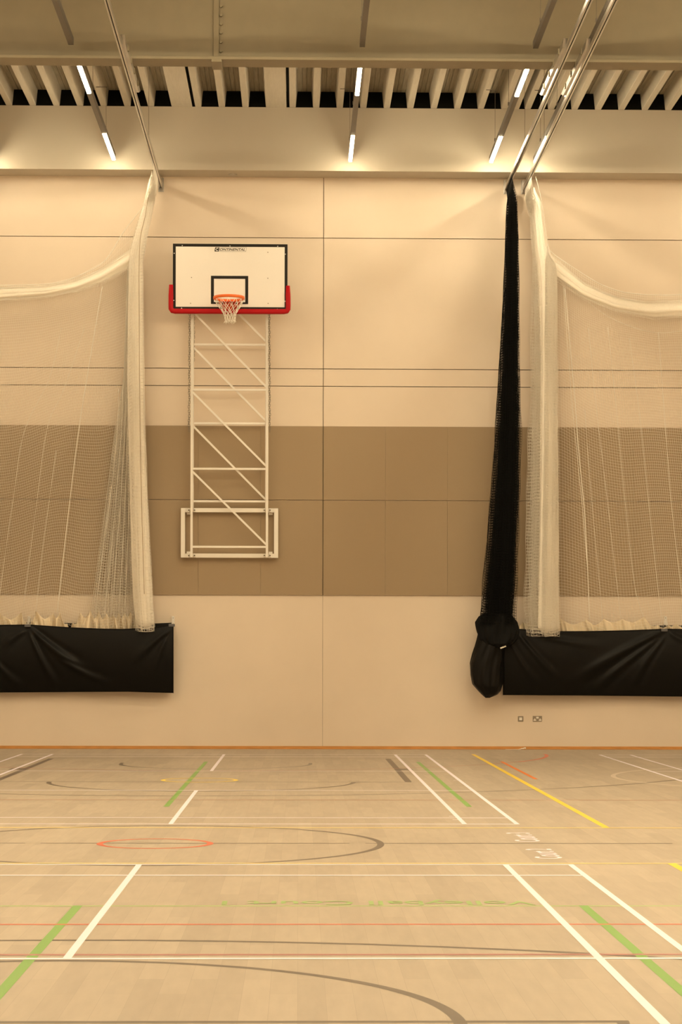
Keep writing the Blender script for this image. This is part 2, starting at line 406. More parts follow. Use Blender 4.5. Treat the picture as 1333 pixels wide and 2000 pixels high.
def bundle(L, R, y_top, y_bot, Xr, Yt0, Yt1, Yb0, Yb1, nu, nv, folds, blend=160, zr=ZR, seed=1, fringe=6, lean=0., amin=.35):
    """net gathered in accordion folds, hung along a rail at the top."""
    g = np.random.default_rng(seed)
    u = np.linspace(0, 1, nu); ph = u * folds
    kf = np.floor(ph).astype(int); amp = g.uniform(amin, 1, folds + 2)
    a = np.interp(ph, np.arange(folds + 2), amp)
    s = .5 + .5 * a * np.cos(math.pi * ph + g.normal(0, .15, nu)) * 1.0
    s = np.clip(s + g.normal(0, .02, nu), 0, 1)
    v = np.linspace(0, 1, nv)
    ybot = y_bot + g.normal(0, 1, nu).cumsum() * .0 + fringe * np.sin(u * folds * 2.1 + g.uniform(0, 3)) * .5
    py = y_top + (ybot[:, None] - y_top) * v[None, :]
    wob = sum(g.uniform(.3, 1) * .012 * np.sin(2 * math.pi * (v[None, :] * f + g.uniform(0, 1) + u[:, None] * g.uniform(1, 3))) for f in (1.5, 3, 5, 9))
    sl = np.clip(s[:, None] + wob, -.03, 1.03)
    l = interp(L, py); r = interp(R, py)
    px = l + (r - l) * sl
    Y = Yb0 + (Yb1 - Yb0) * (u[:, None] * .8 + .2 * sl) + .02 * np.sin(ph[:, None] * math.pi * .5 + v[None, :] * 9)
    # start on the rail, spread along it, and blend into the gathered column
    Yt = Yt0 + (Yt1 - Yt0) * u; pxt, pyt = proj(np.full(nu, Xr), Yt, np.full(nu, zr - .01))
    off = np.interp(ph, np.arange(folds + 2), g.uniform(-7, 7, folds + 2)) + g.normal(0, .6, nu)
    py = pyt[:, None] + (ybot[:, None] - pyt[:, None]) * v[None, :]
    py = py + off[:, None] * smooth(v[None, :] * 9) * (.25 + .75 * smooth((1 - v[None, :]) * 14))
    l = interp(L, py); r = interp(R, py); t = smooth((py - pyt[:, None]) / blend)
    px = pxt[:, None] * (1 - t) + (l + (r - l) * sl) * t
    Y = Yt[:, None] * (1 - t) + Y * t
    return atv(px, py, Y)
    top = np.stack([np.full((nu, nv), Xr), np.repeat((Yt0 + (Yt1 - Yt0) * u)[:, None], nv, 1), np.full((nu, nv), zr - .01)], -1)
    # bundle starts from its rail point and blends into the gathered column
    t = smooth((v[None, :] * (y_bot - y_top)) / blend)
    zz = zr - .01 + (Pb[:, :, 2] - (zr - .01)) * 1.0
    P = Pb.copy()
    P[:, :, 0] = top[:, :, 0] * (1 - t) + Pb[:, :, 0] * t
    P[:, :, 1] = top[:, :, 1] * (1 - t) + Pb[:, :, 1] * t
    z0c = zr - .01 - v[None, :] * (zr - .01 - Pb[:, -1:, 2])
    P[:, :, 2] = z0c
    return P

# --- left white net
LW = empty('sports_net', (XRL, 33.6, 3.4), 'white sports net gathered on the left rail and sagging away to the left edge', 'net', 'white hall nets')
Ln = [(318, 296), (333, 293), (394, 279), (432, 268), (483, 253), (508, 249), (600, 246), (740, 244), (830, 246), (1000, 250), (1160, 254), (1235, 262)]
Rn = [(318, 298), (345, 303), (370, 307), (406, 302), (457, 292), (508, 283), (600, 284), (740, 286), (840, 288), (980, 293), (1080, 298), (1160, 303), (1240, 307)]
core('packed_folds', Ln, Rn, 330, 1226, 33.62, .11, MT['packed'], LW, seed=2)
P = bundle(Ln, Rn, 333, 1230, XRL, 32.2, 33.2, 33.42, 33.80, 84, 140, 22, seed=3, fringe=8, blend=75)
net_mesh('gathered_netting', P, .0021, MT['net'], LW)
Ll = [(500, 249), (640, 245), (740, 241), (830, 226), (1160, 183), (1235, 176)]
Rl = [(500, 256), (640, 256), (740, 256), (830, 256), (1235, 272)]
g = np.random.default_rng(11)
def loose(L, R, y0, y1, Ya, Yb, nu, nv, folds, seed):
    g = np.random.default_rng(seed); u = np.linspace(0, 1, nu); v = np.linspace(0, 1, nv)
    py = y0 + (y1 - y0) * v[None, :] + 3.0 * np.sin(u[:, None] * folds * 3.1 + 1.5 * np.sin(v[None, :] * 5)) + 1.6 * np.sin(u[:, None] * 61)
    s = u + .5 / folds * np.sin(2 * math.pi * u * folds) * 2.2
    s = (s[:, None] + .01 * np.sin(v[None, :] * 14 + u[:, None] * 30)).clip(0, 1)
    l = interp(L, py); r = interp(R, py); px = l + (r - l) * s
    Y = Ya + (Yb - Ya) * (.5 + .5 * np.cos(2 * math.pi * u * folds))[:, None] + 0 * v[None, :]
    return atv(px, py, Y)
net_mesh('pleated_netting', loose(Ll, Rl, 500, 1226, 33.72, 33.9, 84, 132, 11, 5), .0021, MT['net'], LW)

def swag(name, parent, xs, slope, rope, btop, bbot, y_end, seed, waves, ymean=33.80):
    """sheet of net hanging from a sagging top rope: thin strip, dense rolled band, open mesh below."""
    g = np.random.default_rng(seed); xs = np.asarray(xs, float)
    T = interp(rope, xs); A = interp(btop, xs); B = interp(bbot, xs)
    rows = []; Ys = []; xo = []
    for t in np.linspace(0, 1, 4)[:-1]: rows.append(T + (A - T) * t); Ys.append(np.full_like(xs, ymean - .05)); xo.append(0)
    nb = 46
    for k in range(nb):
        t = (k + .5) / nb; jit = np.interp(xs, np.linspace(xs.min(), xs.max(), 12), g.normal(0, .05, 12))
        tt = t ** 1.15 + jit * .6
        rows.append(A + (B - A) * np.clip(tt, -.02, 1.35)); Ys.append(ymean - .06 - .05 * np.sin(math.pi * t * 5) + 0 * xs); xo.append(0)
    y = B.copy() + 2; step = 2.2
    while y.mean() < y_end:
        rows.append(y.copy()); Ys.append(ymean + .03 * np.sin(xs / 23. + y / 160)); step = min(step * 1.06, 5.5)
        fr = (y - B) / (y_end - B)
        y = y + step * (y_end - y).clip(1) / max((y_end - y).mean(), 1)
    R_ = np.array(rows).T; Yv = np.array(Ys).T          # (nx, nrow)
    dy = (R_ - B[:, None]).clip(0)
    X_ = xs[:, None] + slope(xs)[:, None] * dy
    wv = waves(X_, R_) * smooth(dy / 200)
    Rw = np.minimum(R_ + wv, y_end + 6)
    P = atv(X_, Rw, Yv)
    net_mesh(name, P, .0019, MT['net'], parent)
    return P
ropeL = [(-60, 562), (0, 557), (60, 556), (100, 553), (150, 540), (204, 510), (240, 455), (262, 425), (283, 400)]
btL = [(-60, 566), (0, 560), (90, 557), (150, 546), (200, 523), (252, 488), (283, 470)]
bbL = [(-60, 594), (0, 590), (90, 583), (150, 571), (200, 555), (250, 530), (283, 515)]
xsL = np.arange(-110, 263, 3.7)
slL = lambda x: np.full_like(x, -.118)
wvL = lambda X, Yp: 7 * np.exp(-((X - (195 - .118 * (Yp - 560) - 10)) / 34.) ** 2) * -1 + 6 * np.sin((X + .12 * (Yp - 560)) / 31.) + .25 * (100 - X).clip(0) * .35
def swag_core(parent, xs, A, B, Y):
    xs = np.asarray(xs, float); a = interp(A, xs); b = interp(B, xs); nth = 28; P = np.zeros((nth, len(xs), 3))
    for i in range(nth):
        th = 2 * math.pi * i / nth; c_, s_ = math.cos(th), math.sin(th)
        f = 1 + .12 * np.sin(th * 5 + xs / 90)
        py = a + (b - a) * (.44 + .37 * c_ * f); P[i] = atv(xs + 0 * py, py, Y + .07 * s_ * f)
    return MB().grid(P, wrap=True).build('rolled_folds', MT['packed'], parent, smooth=True)
swag_core(LW, np.arange(-110, 262, 6), btL, bbL, 33.76)
PL = swag('draped_netting', LW, xsL, slL, ropeL, btL, bbL, 1224, 21, wvL)
def rope(name, pts, r, parent, Y, m=None, n=6):
    P = [at(x, y, Y) for x, y in pts]
    # catmull-ish densify
    q = []
    for i in range(len(P) - 1):
        a = P[max(i - 1, 0)]; b = P[i]; c = P[i + 1]; d_ = P[min(i + 2, len(P) - 1)]
        for k in range(6):
            t = k / 6; q.append(.5 * ((2 * b) + (c - a) * t + (2 * a - 5 * b + 4 * c - d_) * t * t + (-a + 3 * b - 3 * c + d_) * t ** 3))
    q.append(P[-1])
    return MB().tube(q, r, n).build(name, m or MT['rope'], parent, smooth=True)
rope('head_rope', [(-70, 561), (0, 557), (60, 556), (110, 552), (150, 540), (204, 510), (240, 455), (265, 422), (283, 396), (292, 350)], .0055, LW, 33.74)
rope('hem_rope', [(200, 560), (178, 690), (155, 833), (134, 1000), (112, 1196)], .006, LW, 33.72)
for pts in ([(120, 640), (96, 740), (48, 841), (28, 960), (5, 1119), (-5, 1200)], [(165, 640), (125, 760), (93, 833), (72, 980), (46, 1183)], [(110, 880), (85, 1060), (70, 1195)]):
    rope('hem_rope', pts, .0032, LW, 33.74)
for x0, x1 in ((228, 186), (236, 205), (243, 218), (249, 232), (254, 244)):
    rope('hem_rope', [(x0 + 4, 760), (x0, 860), ((x0 + x1) / 2 + 2, 1020), (x1, 1195)], .0035, LW, 33.70)
rope('fold_shade_line', [(296, 345), (284, 420), (273, 480), (272, 620), (273, 760), (275, 900), (278, 1030), (282, 1160)], .0045, LW, 33.40, MT['cord'])  # thin brown line painting the shade between two layers of the bundle

def skirt(name, parent, x0, x1, peaks, dip, ybot, Y, seed, sharp=1.0):
    g = np.random.default_rng(seed); xs = np.arange(x0, x1, 1.0)
    pk = sorted(peaks); X = np.array([p[0] for p in pk], float); Z = np.array([p[1] for p in pk], float)
    top = np.interp(xs, X, Z); seg = np.searchsorted(X, xs).clip(1, len(X) - 1)
    t = ((xs - X[seg - 1]) / (X[seg] - X[seg - 1])).clip(0, 1)
    wseg = (X[seg] - X[seg - 1])
    dv = np.interp(seg, np.arange(len(X) + 1), g.uniform(.6, 1.1, len(X) + 1))
    top = top + dip * dv * (1 - np.abs(2 * t - 1) ** 1.5) * np.clip(wseg / 22, .25, 1.1)
    nv = 10; v = np.linspace(0, 1, nv)
    py = top[:, None] + (ybot - top[:, None]) * v[None, :]
    px = xs[:, None] + (v[None, :] * 3 * np.sin(xs[:, None] / 9.))
    fold = np.cos(2 * math.pi * (t[:, None] - .25 * v[None, :] + g.uniform(0, 1))) * .035 + .045 * np.sin(xs[:, None] / 2.6 + v[None, :] * 2.5 * np.cos(seg[:, None])) * (wseg[:, None] < 25) + .012 * np.sin(xs[:, None] / 2.1 - v[None, :] * 4 + seg[:, None])
    P = atv(px, py, Y + fold)
    return MB().grid(P).build(name, MT['canvas'], parent, smooth=True, solid=.002)
pkL = [(-60, 1200), (-25, 1196), (0, 1197), (42, 1196), (50, 1214), (62, 1214), (70, 1192), (104, 1197), (117, 1194), (131, 1218), (142, 1217), (157, 1196), (176, 1191), (193, 1193), (208, 1197), (221, 1199), (232, 1196), (243, 1198), (255, 1194), (262, 1199), (272, 1215), (300, 1222)]
skirt('canvas_skirt', LW, -60, 296, pkL, 19, 1236, 33.80, 4)

# --- right white net
RW = empty('sports_net', (XR2, 33.6, 3.4), 'white sports net gathered beside the black net and sagging away to the right edge', 'net', 'white hall nets')
Ln = [(340, 1044), (390, 1022), (430, 1034), (500, 1038), (545, 1037), (650, 1034), (785, 1033), (850, 1027), (1000, 1024), (1190, 1020), (1240, 1026)]
Rn = [(340, 1047), (360, 1052), (403, 1060), (475, 1071), (495, 1078), (511, 1087), (541, 1090), (800, 1091), (900, 1093), (1160, 1094), (1245, 1096)]
core('packed_folds', [(372, 1034), (430, 1040), (500, 1045), (545, 1050), (700, 1055), (1000, 1053), (1240, 1048)], Rn, 366, 1234, 33.62, .12, MT['packed'], RW, inset=(.04, .05), seed=4, pleats=7)
P = bundle(Ln, Rn, 340, 1238, XR2, 32.90, 33.90, 33.5, 33.85, 96, 140, 22, seed=8, fringe=10, blend=70)
net_mesh('gathered_netting', P, .0019, MT['net'], RW)
Ln2 = [(480, 1062), (545, 1062), (800, 1060), (1000, 1058), (1240, 1052)]
P = bundle(Ln2, Rn, 480, 1236, at(1070, 480, 33.5).x, 33.4, 33.6, 33.42, 33.6, 52, 140, 14, seed=18, fringe=12, blend=40, zr=at(1070, 480, 33.5).z)
net_mesh('gathered_netting', P, .0021, MT['net'], RW)
ropeR = [(1070, 488), (1081, 495), (1126, 526), (1172, 554), (1217, 570), (1277, 576), (1333, 575), (1420, 566)]
btR = [(1070, 492), (1084, 502), (1141, 551), (1202, 578), (1262, 589), (1333, 585.5), (1420, 576)]
bbR = [(1070, 545), (1090, 553), (1141, 587), (1202, 611), (1277, 625), (1333, 622), (1420, 610)]
slR = lambda x: np.clip(.02 + .085 * (x - 1093) / 110., .0, .11)
wvR = lambda X, Yp: 6 * np.sin((X - .09 * (Yp - 560)) / 36. + 1) + .10 * (X - 1100).clip(0, 120)
swag_core(RW, np.arange(1078, 1410, 6), btR, bbR, 33.76)
swag('draped_netting', RW, np.arange(1080, 1400, 4.1), slR, ropeR, btR, bbR, 1226, 31, wvR)
rope('head_rope', [(1047, 345), (1053, 368), (1060, 403), (1071, 475), (1081, 495), (1126, 526), (1172, 554), (1217, 570), (1277, 576), (1333, 575), (1420, 566)], .0055, RW, 33.62)
rope('head_rope', [(1150, 590), (1187, 617), (1240, 640), (1287, 650), (1333, 646), (1400, 636)], .004, RW, 33.74)
for pts, r_ in (([(1104, 562), (1123, 774), (1131, 880), (1142, 995), (1148, 1100), (1152, 1209)], .0065), ([(1101, 560), (1117, 774), (1127, 880), (1139, 1000), (1149, 1120)], .004),
              ([(1150, 640), (1166, 800), (1185, 960), (1202, 1110), (1214, 1209)], .0032), ([(1188, 640), (1205, 800), (1222, 980), (1240, 1141), (1258, 1206)], .0032),
              ([(1230, 660), (1249, 800), (1268, 980), (1287, 1157), (1294, 1210)], .0032), ([(1287, 650), (1298, 800), (1312, 980), (1328, 1120), (1338, 1200)], .004),
              ([(1143, 800), (1155, 960), (1178, 1209)], .003)):
    rope('hem_rope', pts, r_, RW, 33.72)
pkR = [(1010, 1222), (1022, 1214), (1036, 1212), (1060, 1220), (1085, 1222), (1094, 1207), (1146, 1210), (1180, 1209), (1216, 1209), (1259, 1204), (1286, 1221), (1306, 1221), (1320, 1218), (1360, 1214), (1400, 1212)]
skirt('canvas_skirt', RW, 1012, 1390, pkR, 10, 1240, 33.82, 9)

# --- black net
BN = empty('sports_net', (XR1, 33.5, 2.4), 'black divider net gathered into a tall narrow column beside the right white net', 'net')
Ln = [(340, 1008), (385, 991), (460, 988), (530, 985), (620, 981), (700, 976), (830, 968), (960, 959), (1080, 949), (1190, 939), (1230, 934)]
Rn = [(340, 1011), (400, 1012), (480, 1014), (600, 1015), (700, 1016), (830, 1019), (960, 1018), (1100, 1013), (1230, 1008)]
P = bundle(Ln, Rn, 340, 1218, XR1, 33.0, 33.95, 33.2, 33.5, 190, 170, 36, seed=5, blend=45, amin=.45)
net_mesh('gathered_netting', P, .0024, MT['blacknet'], BN)
core_L = [(400, 993), (700, 986), (960, 971), (1230, 944)]; core_R = [(400, 1008), (700, 1009), (960, 1006), (1230, 1000)]
P = bundle(core_L, core_R, 372, 1218, XR1, 33.1, 33.8, 33.3, 33.45, 150, 170, 34, seed=6, blend=60, amin=.6)
net_mesh('gathered_netting', P, .0026, MT['blacknet'], BN)
# gathered skirt bag below
def lumpy(name, prof, y0, y1, m, Yc, dep, a1, a2, a3, ny=56, nth=110):
    yy = np.linspace(y0, y1, ny); l = interp([(p[0], p[1]) for p in prof], yy); r = interp([(p[0], p[2]) for p in prof], yy)
    P = np.zeros((nth, ny, 3))
    for i in range(nth):
        th = 2 * math.pi * i / nth
        fold = 1 + a1 * np.sin(th * 7 + yy / 30. + 1.2 * np.sin(yy / 17.)) + a2 * np.sin(th * 17 + yy / 11.) + a3 * np.sin(th * 4 + yy / 8.)
        px = (l + r) / 2 + (r - l) / 2 * np.cos(th) * (1 + (fold - 1) * .4)
        P[i] = atv(px, yy, Yc + dep * np.minimum(1, (r - l) / 55) * np.sin(th) * fold)
    k = MB().grid(P, wrap=True); k.f.append(tuple(i * ny for i in range(nth))); k.f.append(tuple(i * ny + ny - 1 for i in range(nth))[::-1])
    return k.build(name, m, BN, smooth=True)
lumpy('gathered_skirt', [(1236, 934, 984), (1250, 931, 984), (1262, 928, 983), (1276, 923.5, 983), (1295, 918.3, 983.3), (1318, 919.5, 983.3), (1336, 923, 982.5), (1349, 934, 979), (1357, 942, 972), (1363, 949, 957)], 1236, 1363, MT['pvc'], 33.50, .17, .05, .02, .012)
lumpy('knotted_netting', [(1198, 946, 996), (1204, 937, 1003), (1215, 931, 1010), (1235, 932, 1014), (1248, 936, 1012), (1257, 946, 1004), (1265, 962, 990)], 1198, 1265, MT['blacknet'], 33.44, .19, .07, .05, .07)
tgm = MB(); a = at(978, 1266, 33.31); b = at(989, 1262, 33.31)
tgm.bar(a, b, .022, .006).build('tag', MT['paper'], BN)

# --- black pouches holding the net hems
def pouch(label, xL, xR, top_front, top_back, bot, hooks, seed, closed_side, folds, Yf=33.68):
    cx = (xL + xR) / 2; c = at(cx, 1290, 33.8)
    root = empty('net_pouch', (c.x, 33.9, at(cx, 1355, 33.8).z), label, 'pouch', 'black net pouches')
    g = np.random.default_rng(seed)
    xs = np.linspace(xL, xR, 150); v = np.linspace(0, 1, 44)
    tf = interp(top_front, xs); bb = interp(bot, xs)
    py = tf[:, None] + (bb - tf)[:, None] * v[None, :]
    px = xs[:, None] + 0 * v[None, :]
    Y = Yf + .03 * np.sin(xs[:, None] / 60.) - .05 * np.sin(math.pi * v[None, :]) + .10 * (v[None, :]) ** 2
    for x0, y0_, x1, y1_, w_, a_ in folds:  # soft creases pulled from the hooks
        dx, dy = x1 - x0, y1_ - y0_; L_ = math.hypot(dx, dy); t = ((px - x0) * dx + (py - y0_) * dy) / L_ ** 2
        q = ((px - x0) * dy - (py - y0_) * dx) / L_ + 3 * np.sin(t * 3)
        env = smooth((t + .1) / .3) * smooth((1.15 - t) / .5); ww = w_ * (.5 + .9 * t.clip(0, 1.2))
        Y = Y - a_ * np.exp(-(q / ww) ** 2) * env + a_ * .6 * np.exp(-((q - 1.8 * ww) / ww) ** 2) * env
    P = atv(px, py, Y)
    MB().grid(P).build('front_sheet', MT['pvc'], root, smooth=True, solid=.003)
    tb = interp(top_back, xs); py2 = tb[:, None] + (bb - tb)[:, None] * v[None, :]
    P2 = atv(px, py2, np.full_like(py2, 33.93) - .12 * v[None, :] ** 2)
    MB().grid(P2).build('back_sheet', MT['pvc'], root, smooth=True, solid=.003)
    sx = 0 if closed_side == 'L' else -1    # hemmed end
    e = np.stack([P[sx], (P[sx] + P2[sx]) / 2 + np.array([0, 0, -.004]), P2[sx]], 0)
    MB().grid(e).build('end_gusset', MT['pvc'], root, smooth=True, solid=.003)
    MB().tube([tuple(p) for p in P[sx]], .007, 6).build('end_hem', MT['pvc'], root, smooth=True)
    MB().tube([tuple(p) for p in P[:, 0]], .006, 6).build('top_hem', MT['pvc'], root, smooth=True)
    for hx in hooks:
        t = interp(top_front, hx)
        a = at(hx - 2.7, 1219, 33.97); b = at(hx + 2.7, 1203.5, 33.97)
        h = MB().box(a.x, b.x, 33.968, W, a.z, b.z).box(a.x + .006, b.x - .006, 33.88, 33.968, a.z - .02, a.z + .008).box(a.x + .006, b.x - .006, 33.874, 33.88, a.z - .02, a.z + .03)
        h.build('hook', MT['insert'], root, bevel=.002)
        m_ = at(hx, 1207, 33.96); MB().disc((m_.x, 33.962, m_.z), .006, .008, 'y', 10).build('screw', MT['bolt'], root)
        cc = at(hx - 1.5, 1220, 33.8)
        ring = [(cc.x + .026 * math.cos(q), 33.80 + .085 * math.sin(q), cc.z + .014 * math.sin(q * 2) - .005) for q in np.linspace(0, 2 * math.pi, 22)[:-1]]
        MB().tube(ring, .0045, 6, closed=True).build('cord_loop', MT['rope'], root, smooth=True)
        a = at(hx - 8.5, t + 4.6, Yf - .012); b = at(hx + 3.5, t - .6, Yf - .012)
        MB().box(a.x, b.x, Yf - .03, Yf + .005, a.z, b.z).build('strap_patch', MT['buckle'], root, bevel=.004)
    return root
pouch('long black vinyl pouch on the wall below the left white net', -90, 338.5,
      [(-90, 1222), (0, 1221), (40, 1220.5), (57, 1220), (66, 1221), (140, 1226), (200, 1228.5), (240, 1229), (300, 1226), (325, 1221.5), (339, 1219)],
      [(-90, 1217), (58, 1216), (200, 1217.5), (305, 1217.5), (340, 1216)],
      [(-90, 1353), (0, 1352.5), (150, 1351.5), (250, 1351), (300, 1352.5), (339, 1353.5)], [56.5, 338.2], 3, 'R',
      [(62, 1230, 165, 1312, 7, .030), (58, 1236, 108, 1335, 5, .022), (115, 1288, 215, 1335, 5, .016), (332, 1230, 262, 1292, 6, .022), (328, 1238, 300, 1322, 5, .016), (50, 1232, 8, 1262, 6, .018), (-10, 1290, 40, 1340, 6, .014)])
pouch('long black vinyl pouch on the wall below the right white net', 983.5, 1420,
      [(983, 1228), (1018, 1229), (1050, 1232), (1096, 1233.5), (1160, 1233), (1230, 1231.5), (1303, 1228.5), (1333, 1229), (1420, 1231)],
      [(983, 1226), (1060, 1225), (1303, 1221.5), (1420, 1222)],
      [(983, 1357.5), (1150, 1358.5), (1333, 1360.5), (1420, 1361)], [1301], 6, 'L',
      [(1294, 1233, 1120, 1330, 8, .032), (1290, 1244, 1165, 1345, 6, .026), (1298, 1246, 1235, 1340, 5, .020), (1308, 1234, 1345, 1252, 5, .018), (1012, 1236, 1088, 1322, 5, .020), (998, 1256, 1050, 1335, 5, .016), (1040, 1238, 1180, 1262, 6, .014)])

# ---------------------------------------------------------------- basketball goal
YFB = 33.515
gb = at(448, 1088, 33.9)
G = empty('basketball_goal', (gb.x, W, gb.z), 'folded up wall basketball goal with white backboard, red padding and orange rim', 'basketball goal')
def wbox(x0, x1, y0, y1, Ya, Yb, name, m, parent=G, bevel=0.):
    a = at(x0, y1, Ya); b = at(x1, y0, Ya); return MB().box(a.x, b.x, Ya, Yb, a.z, b.z).build(name, m, parent, bevel=bevel)
# wall frame
a = at(353.3, 1089, 33.84); b = at(543.8, 992.8, 33.84); t = .066
fr = MB().box(a.x, a.x + t, 33.84, 33.9, a.z, b.z).box(b.x - t, b.x, 33.84, 33.9, a.z, b.z).box(a.x + t, b.x - t, 33.84, 33.9, b.z - t, b.z).box(a.x + t, b.x - t, 33.84, 33.9, a.z, a.z + t)
frame = fr.build('wall_frame', MT['goal'], G, bevel=.003)
for x in (a.x + .12, b.x - .12):
    for z in (a.z + .05, b.z - .05):
        MB().box(x - .03, x + .03, 33.9, 33.97, z - .05, z + .05).build('spacer', MT['goal'], frame)
# two ladder arms (parallelogram linkage)
def arm(Y, xl, xr, w, ytop, ybot, rungs, braces):
    root = MB()
    A = at(xl, 800, Y).x; B = at(xr, 800, Y).x; zt_ = at(448, ytop, Y).z; zb_ = at(448, ybot, Y).z
    e = MB().box(A - w / 2, A + w / 2, Y, Y + .04, zb_, zt_).build('swing_arm', MT['goal'], G, bevel=.003)
    e2 = MB().box(B - w / 2, B + w / 2, Y, Y + .04, zb_, zt_).build('post', MT['goal'], e, bevel=.003)
    for y in rungs:
        z = at(448, y, Y).z; MB().box(A + w / 2, B - w / 2, Y + .004, Y + .036, z - .016, z + .016).build('rung', MT['goal'], e, bevel=.002)
    for y0_, y1_, x0_ in braces:
        z0_ = at(448, y0_, Y).z; z1_ = at(448, y1_, Y).z; xa = at(x0_, 800, Y).x if x0_ else A + w / 2 - .005
        MB().bar((xa, Y + .02, z0_), (B - w / 2 + .005, Y + .02, z1_), .03, .026).build('brace', MT['goal'], e)
    return e
arm(33.70, 374.8, 522.3, .037, 540, 1088.5, (607, 761, 915.6, 1068), ((609, 755.5, 0), (766, 910, 0), (921, 1063, 0)))
arm(33.775, 376.6, 520.8, .037, 500, 996, (520, 672.8, 826.8, 979), ((524, 666, 0), (679, 821, 0), (833, 975, 0)))
for xp, xo in ((374.6, 5.5), (522.2, -5.5)):
    for yp in (996.5, 1085):
        p = at(xp, yp, 33.74)
        br = MB(); br.box(p.x - .055, p.x - .035, 33.74, 33.84, p.z - .028, p.z + .028); br.box(p.x + .035, p.x + .055, 33.74, 33.84, p.z - .028, p.z + .028)
        br = br.build('pivot_bracket', MT['goal'], G, bevel=.002)
        for sx in (-1, 1):
            MB().disc((p.x + sx * .045, 33.73, p.z), .011, .012, 'y', 8).build('bolt', MT['bolt'], br)
# backboard
p0 = at(337.7, 605.5, YFB); p1 = at(561.3, 477.2, YFB)
BX0, BX1, BZ0, BZ1 = p0.x, p1.x, p0.z, p1.z
BX1 = BX0 + 1.80; BZ0 = BZ1 - 1.045
board = MB().box(BX0, BX1, YFB, YFB + .03, BZ0, BZ1).build('backboard', MT['board'], G, bevel=.002)
sf = MB(); yb = YFB + .03
for x in (BX0 + .02, BX1 - .07, BX0 + .28, BX1 - .33): sf.box(x, x + .05, yb, yb + .05, BZ0 + .02, BZ1 - .02)
for z in (BZ0 + .02, BZ0 + .5, BZ1 - .07): sf.box(BX0 + .07, BX1 - .07, yb + .002, yb + .048, z, z + .05)
sf.build('support_frame', MT['goal'], G)
sl = MB()
for x in (at(374.8, 560, 33.7).x, at(522.3, 560, 33.7).x): sl.box(x - .05, x + .05, yb + .05, 33.70, BZ0 + .05, BZ0 + .12); sl.box(x - .05, x + .05, yb + .05, 33.775, BZ1 - .3, BZ1 - .23)
sl.build('arm_bracket', MT['goal'], G)
def frame_face(x0, x1, z0, z1, t, tb, Y, name, m, parent):
    return MB().box(x0, x0 + t, Y - .0015, Y, z0, z1).box(x1 - t, x1, Y - .0015, Y, z0, z1).box(x0 + t, x1 - t, Y - .0015, Y, z1 - t, z1).box(x0 + t, x1 - t, Y - .0015, Y, z0, z0 + tb).build(name, m, parent)
frame_face(BX0, BX1, BZ0, BZ1, .045, .055, YFB, 'border_stripe', MT['black'], board)
q0 = at(412.2, 593.6, YFB); q1 = at(485.2, 539.0, YFB)
frame_face(q0.x, q1.x, q0.z, q1.z, .047, .03, YFB, 'target_square', MT['black'], board)
def text_mesh(txt, size, shear=0., offset=0., xscale=1.0):
    cu = bpy.data.curves.new('t', 'FONT'); cu.body = txt; cu.size = size; cu.shear = shear; cu.offset = offset
    ob = bpy.data.objects.new('t', cu); COL.objects.link(ob)
    dg = bpy.context.evaluated_depsgraph_get(); dg.update()
    me = bpy.data.meshes.new_from_object(ob.evaluated_get(dg))
    vs = [(v.co.x * xscale, v.co.y) for v in me.vertices]; fs = [tuple(p.vertices) for p in me.polygons]
    bpy.data.objects.remove(ob); bpy.data.curves.remove(cu); bpy.data.meshes.remove(me)
    x0 = min(v[0] for v in vs); x1 = max(v[0] for v in vs); y0 = min(v[1] for v in vs); y1 = max(v[1] for v in vs)
    return vs, fs, (x0, x1, y0, y1)
def fit_text(txt, w, h, fn, name, m, parent, shear=0., offset=0.):
    """text scaled to w x h; fn maps (x in 0..w, y in 0..h) to a world point"""
    vs, fs, (x0, x1, y0, y1) = text_mesh(txt, 1, shear, offset)
    V = [fn((x - x0) / (x1 - x0) * w, (y - y0) / (y1 - y0) * h) for x, y in vs]
    return MB().add(V, fs).build(name, m, parent)
# maker's plate lettering
l0 = at(419.2, 491.2, YFB); l1 = at(482.2, 483.6, YFB); lw, lh = l1.x - l0.x, l1.z - l0.z; YT = YFB - .0016
pl = MB(); k = .12 * lh
def para(x0, x1, z0, z1, Y, sh):
    return [(x0, Y, z0), (x1, Y, z0), (x1 + sh, Y, z1), (x0 + sh, Y, z1)]
pl.add(para(l0.x, l0.x + .067, l0.z, l1.z, YT - .0004, .012), [(0, 1, 2, 3)]).build('logo_block', MT['black'], board)
ol = MB(); tt = .0028; xr_ = l1.x - .012
ol.add(para(l0.x + .06, xr_, l0.z, l0.z + tt, YT, 0), [(0, 1, 2, 3)]).add(para(xr_ - tt, xr_, l0.z, l1.z, YT, .012), [(0, 1, 2, 3)]).add(para(l0.x + .07, xr_ + .012, l1.z - tt, l1.z, YT, 0), [(0, 1, 2, 3)])
ol.build('logo_outline', MT['black'], board)
fit_text('C', .044, lh * .74, lambda x, y: (l0.x + .017 + x, YT - .0012, l0.z + lh * .13 + y), 'logo_letter', MT['board'], board, .15, .035)
fit_text('ONTINENTAL', lw - .105, lh * .60, lambda x, y: (l0.x + .081 + x, YT - .0004, l0.z + lh * .2 + y), 'logo_lettering', MT['black'], board, .35, .018)
for sx, sy in ((356.3, 479.8), (449.5, 480.6), (542.8, 481.2), (340.5, 494.8), (557.8, 496.5), (339.8, 586.8), (557.2, 588.5), (355, 602.3), (542, 604.2)):
    p = at(sx, sy, YFB); MB().disc((p.x, YFB - .006, p.z), .0085, .006, 'y', 10).build('screw', MT['screw'], board)
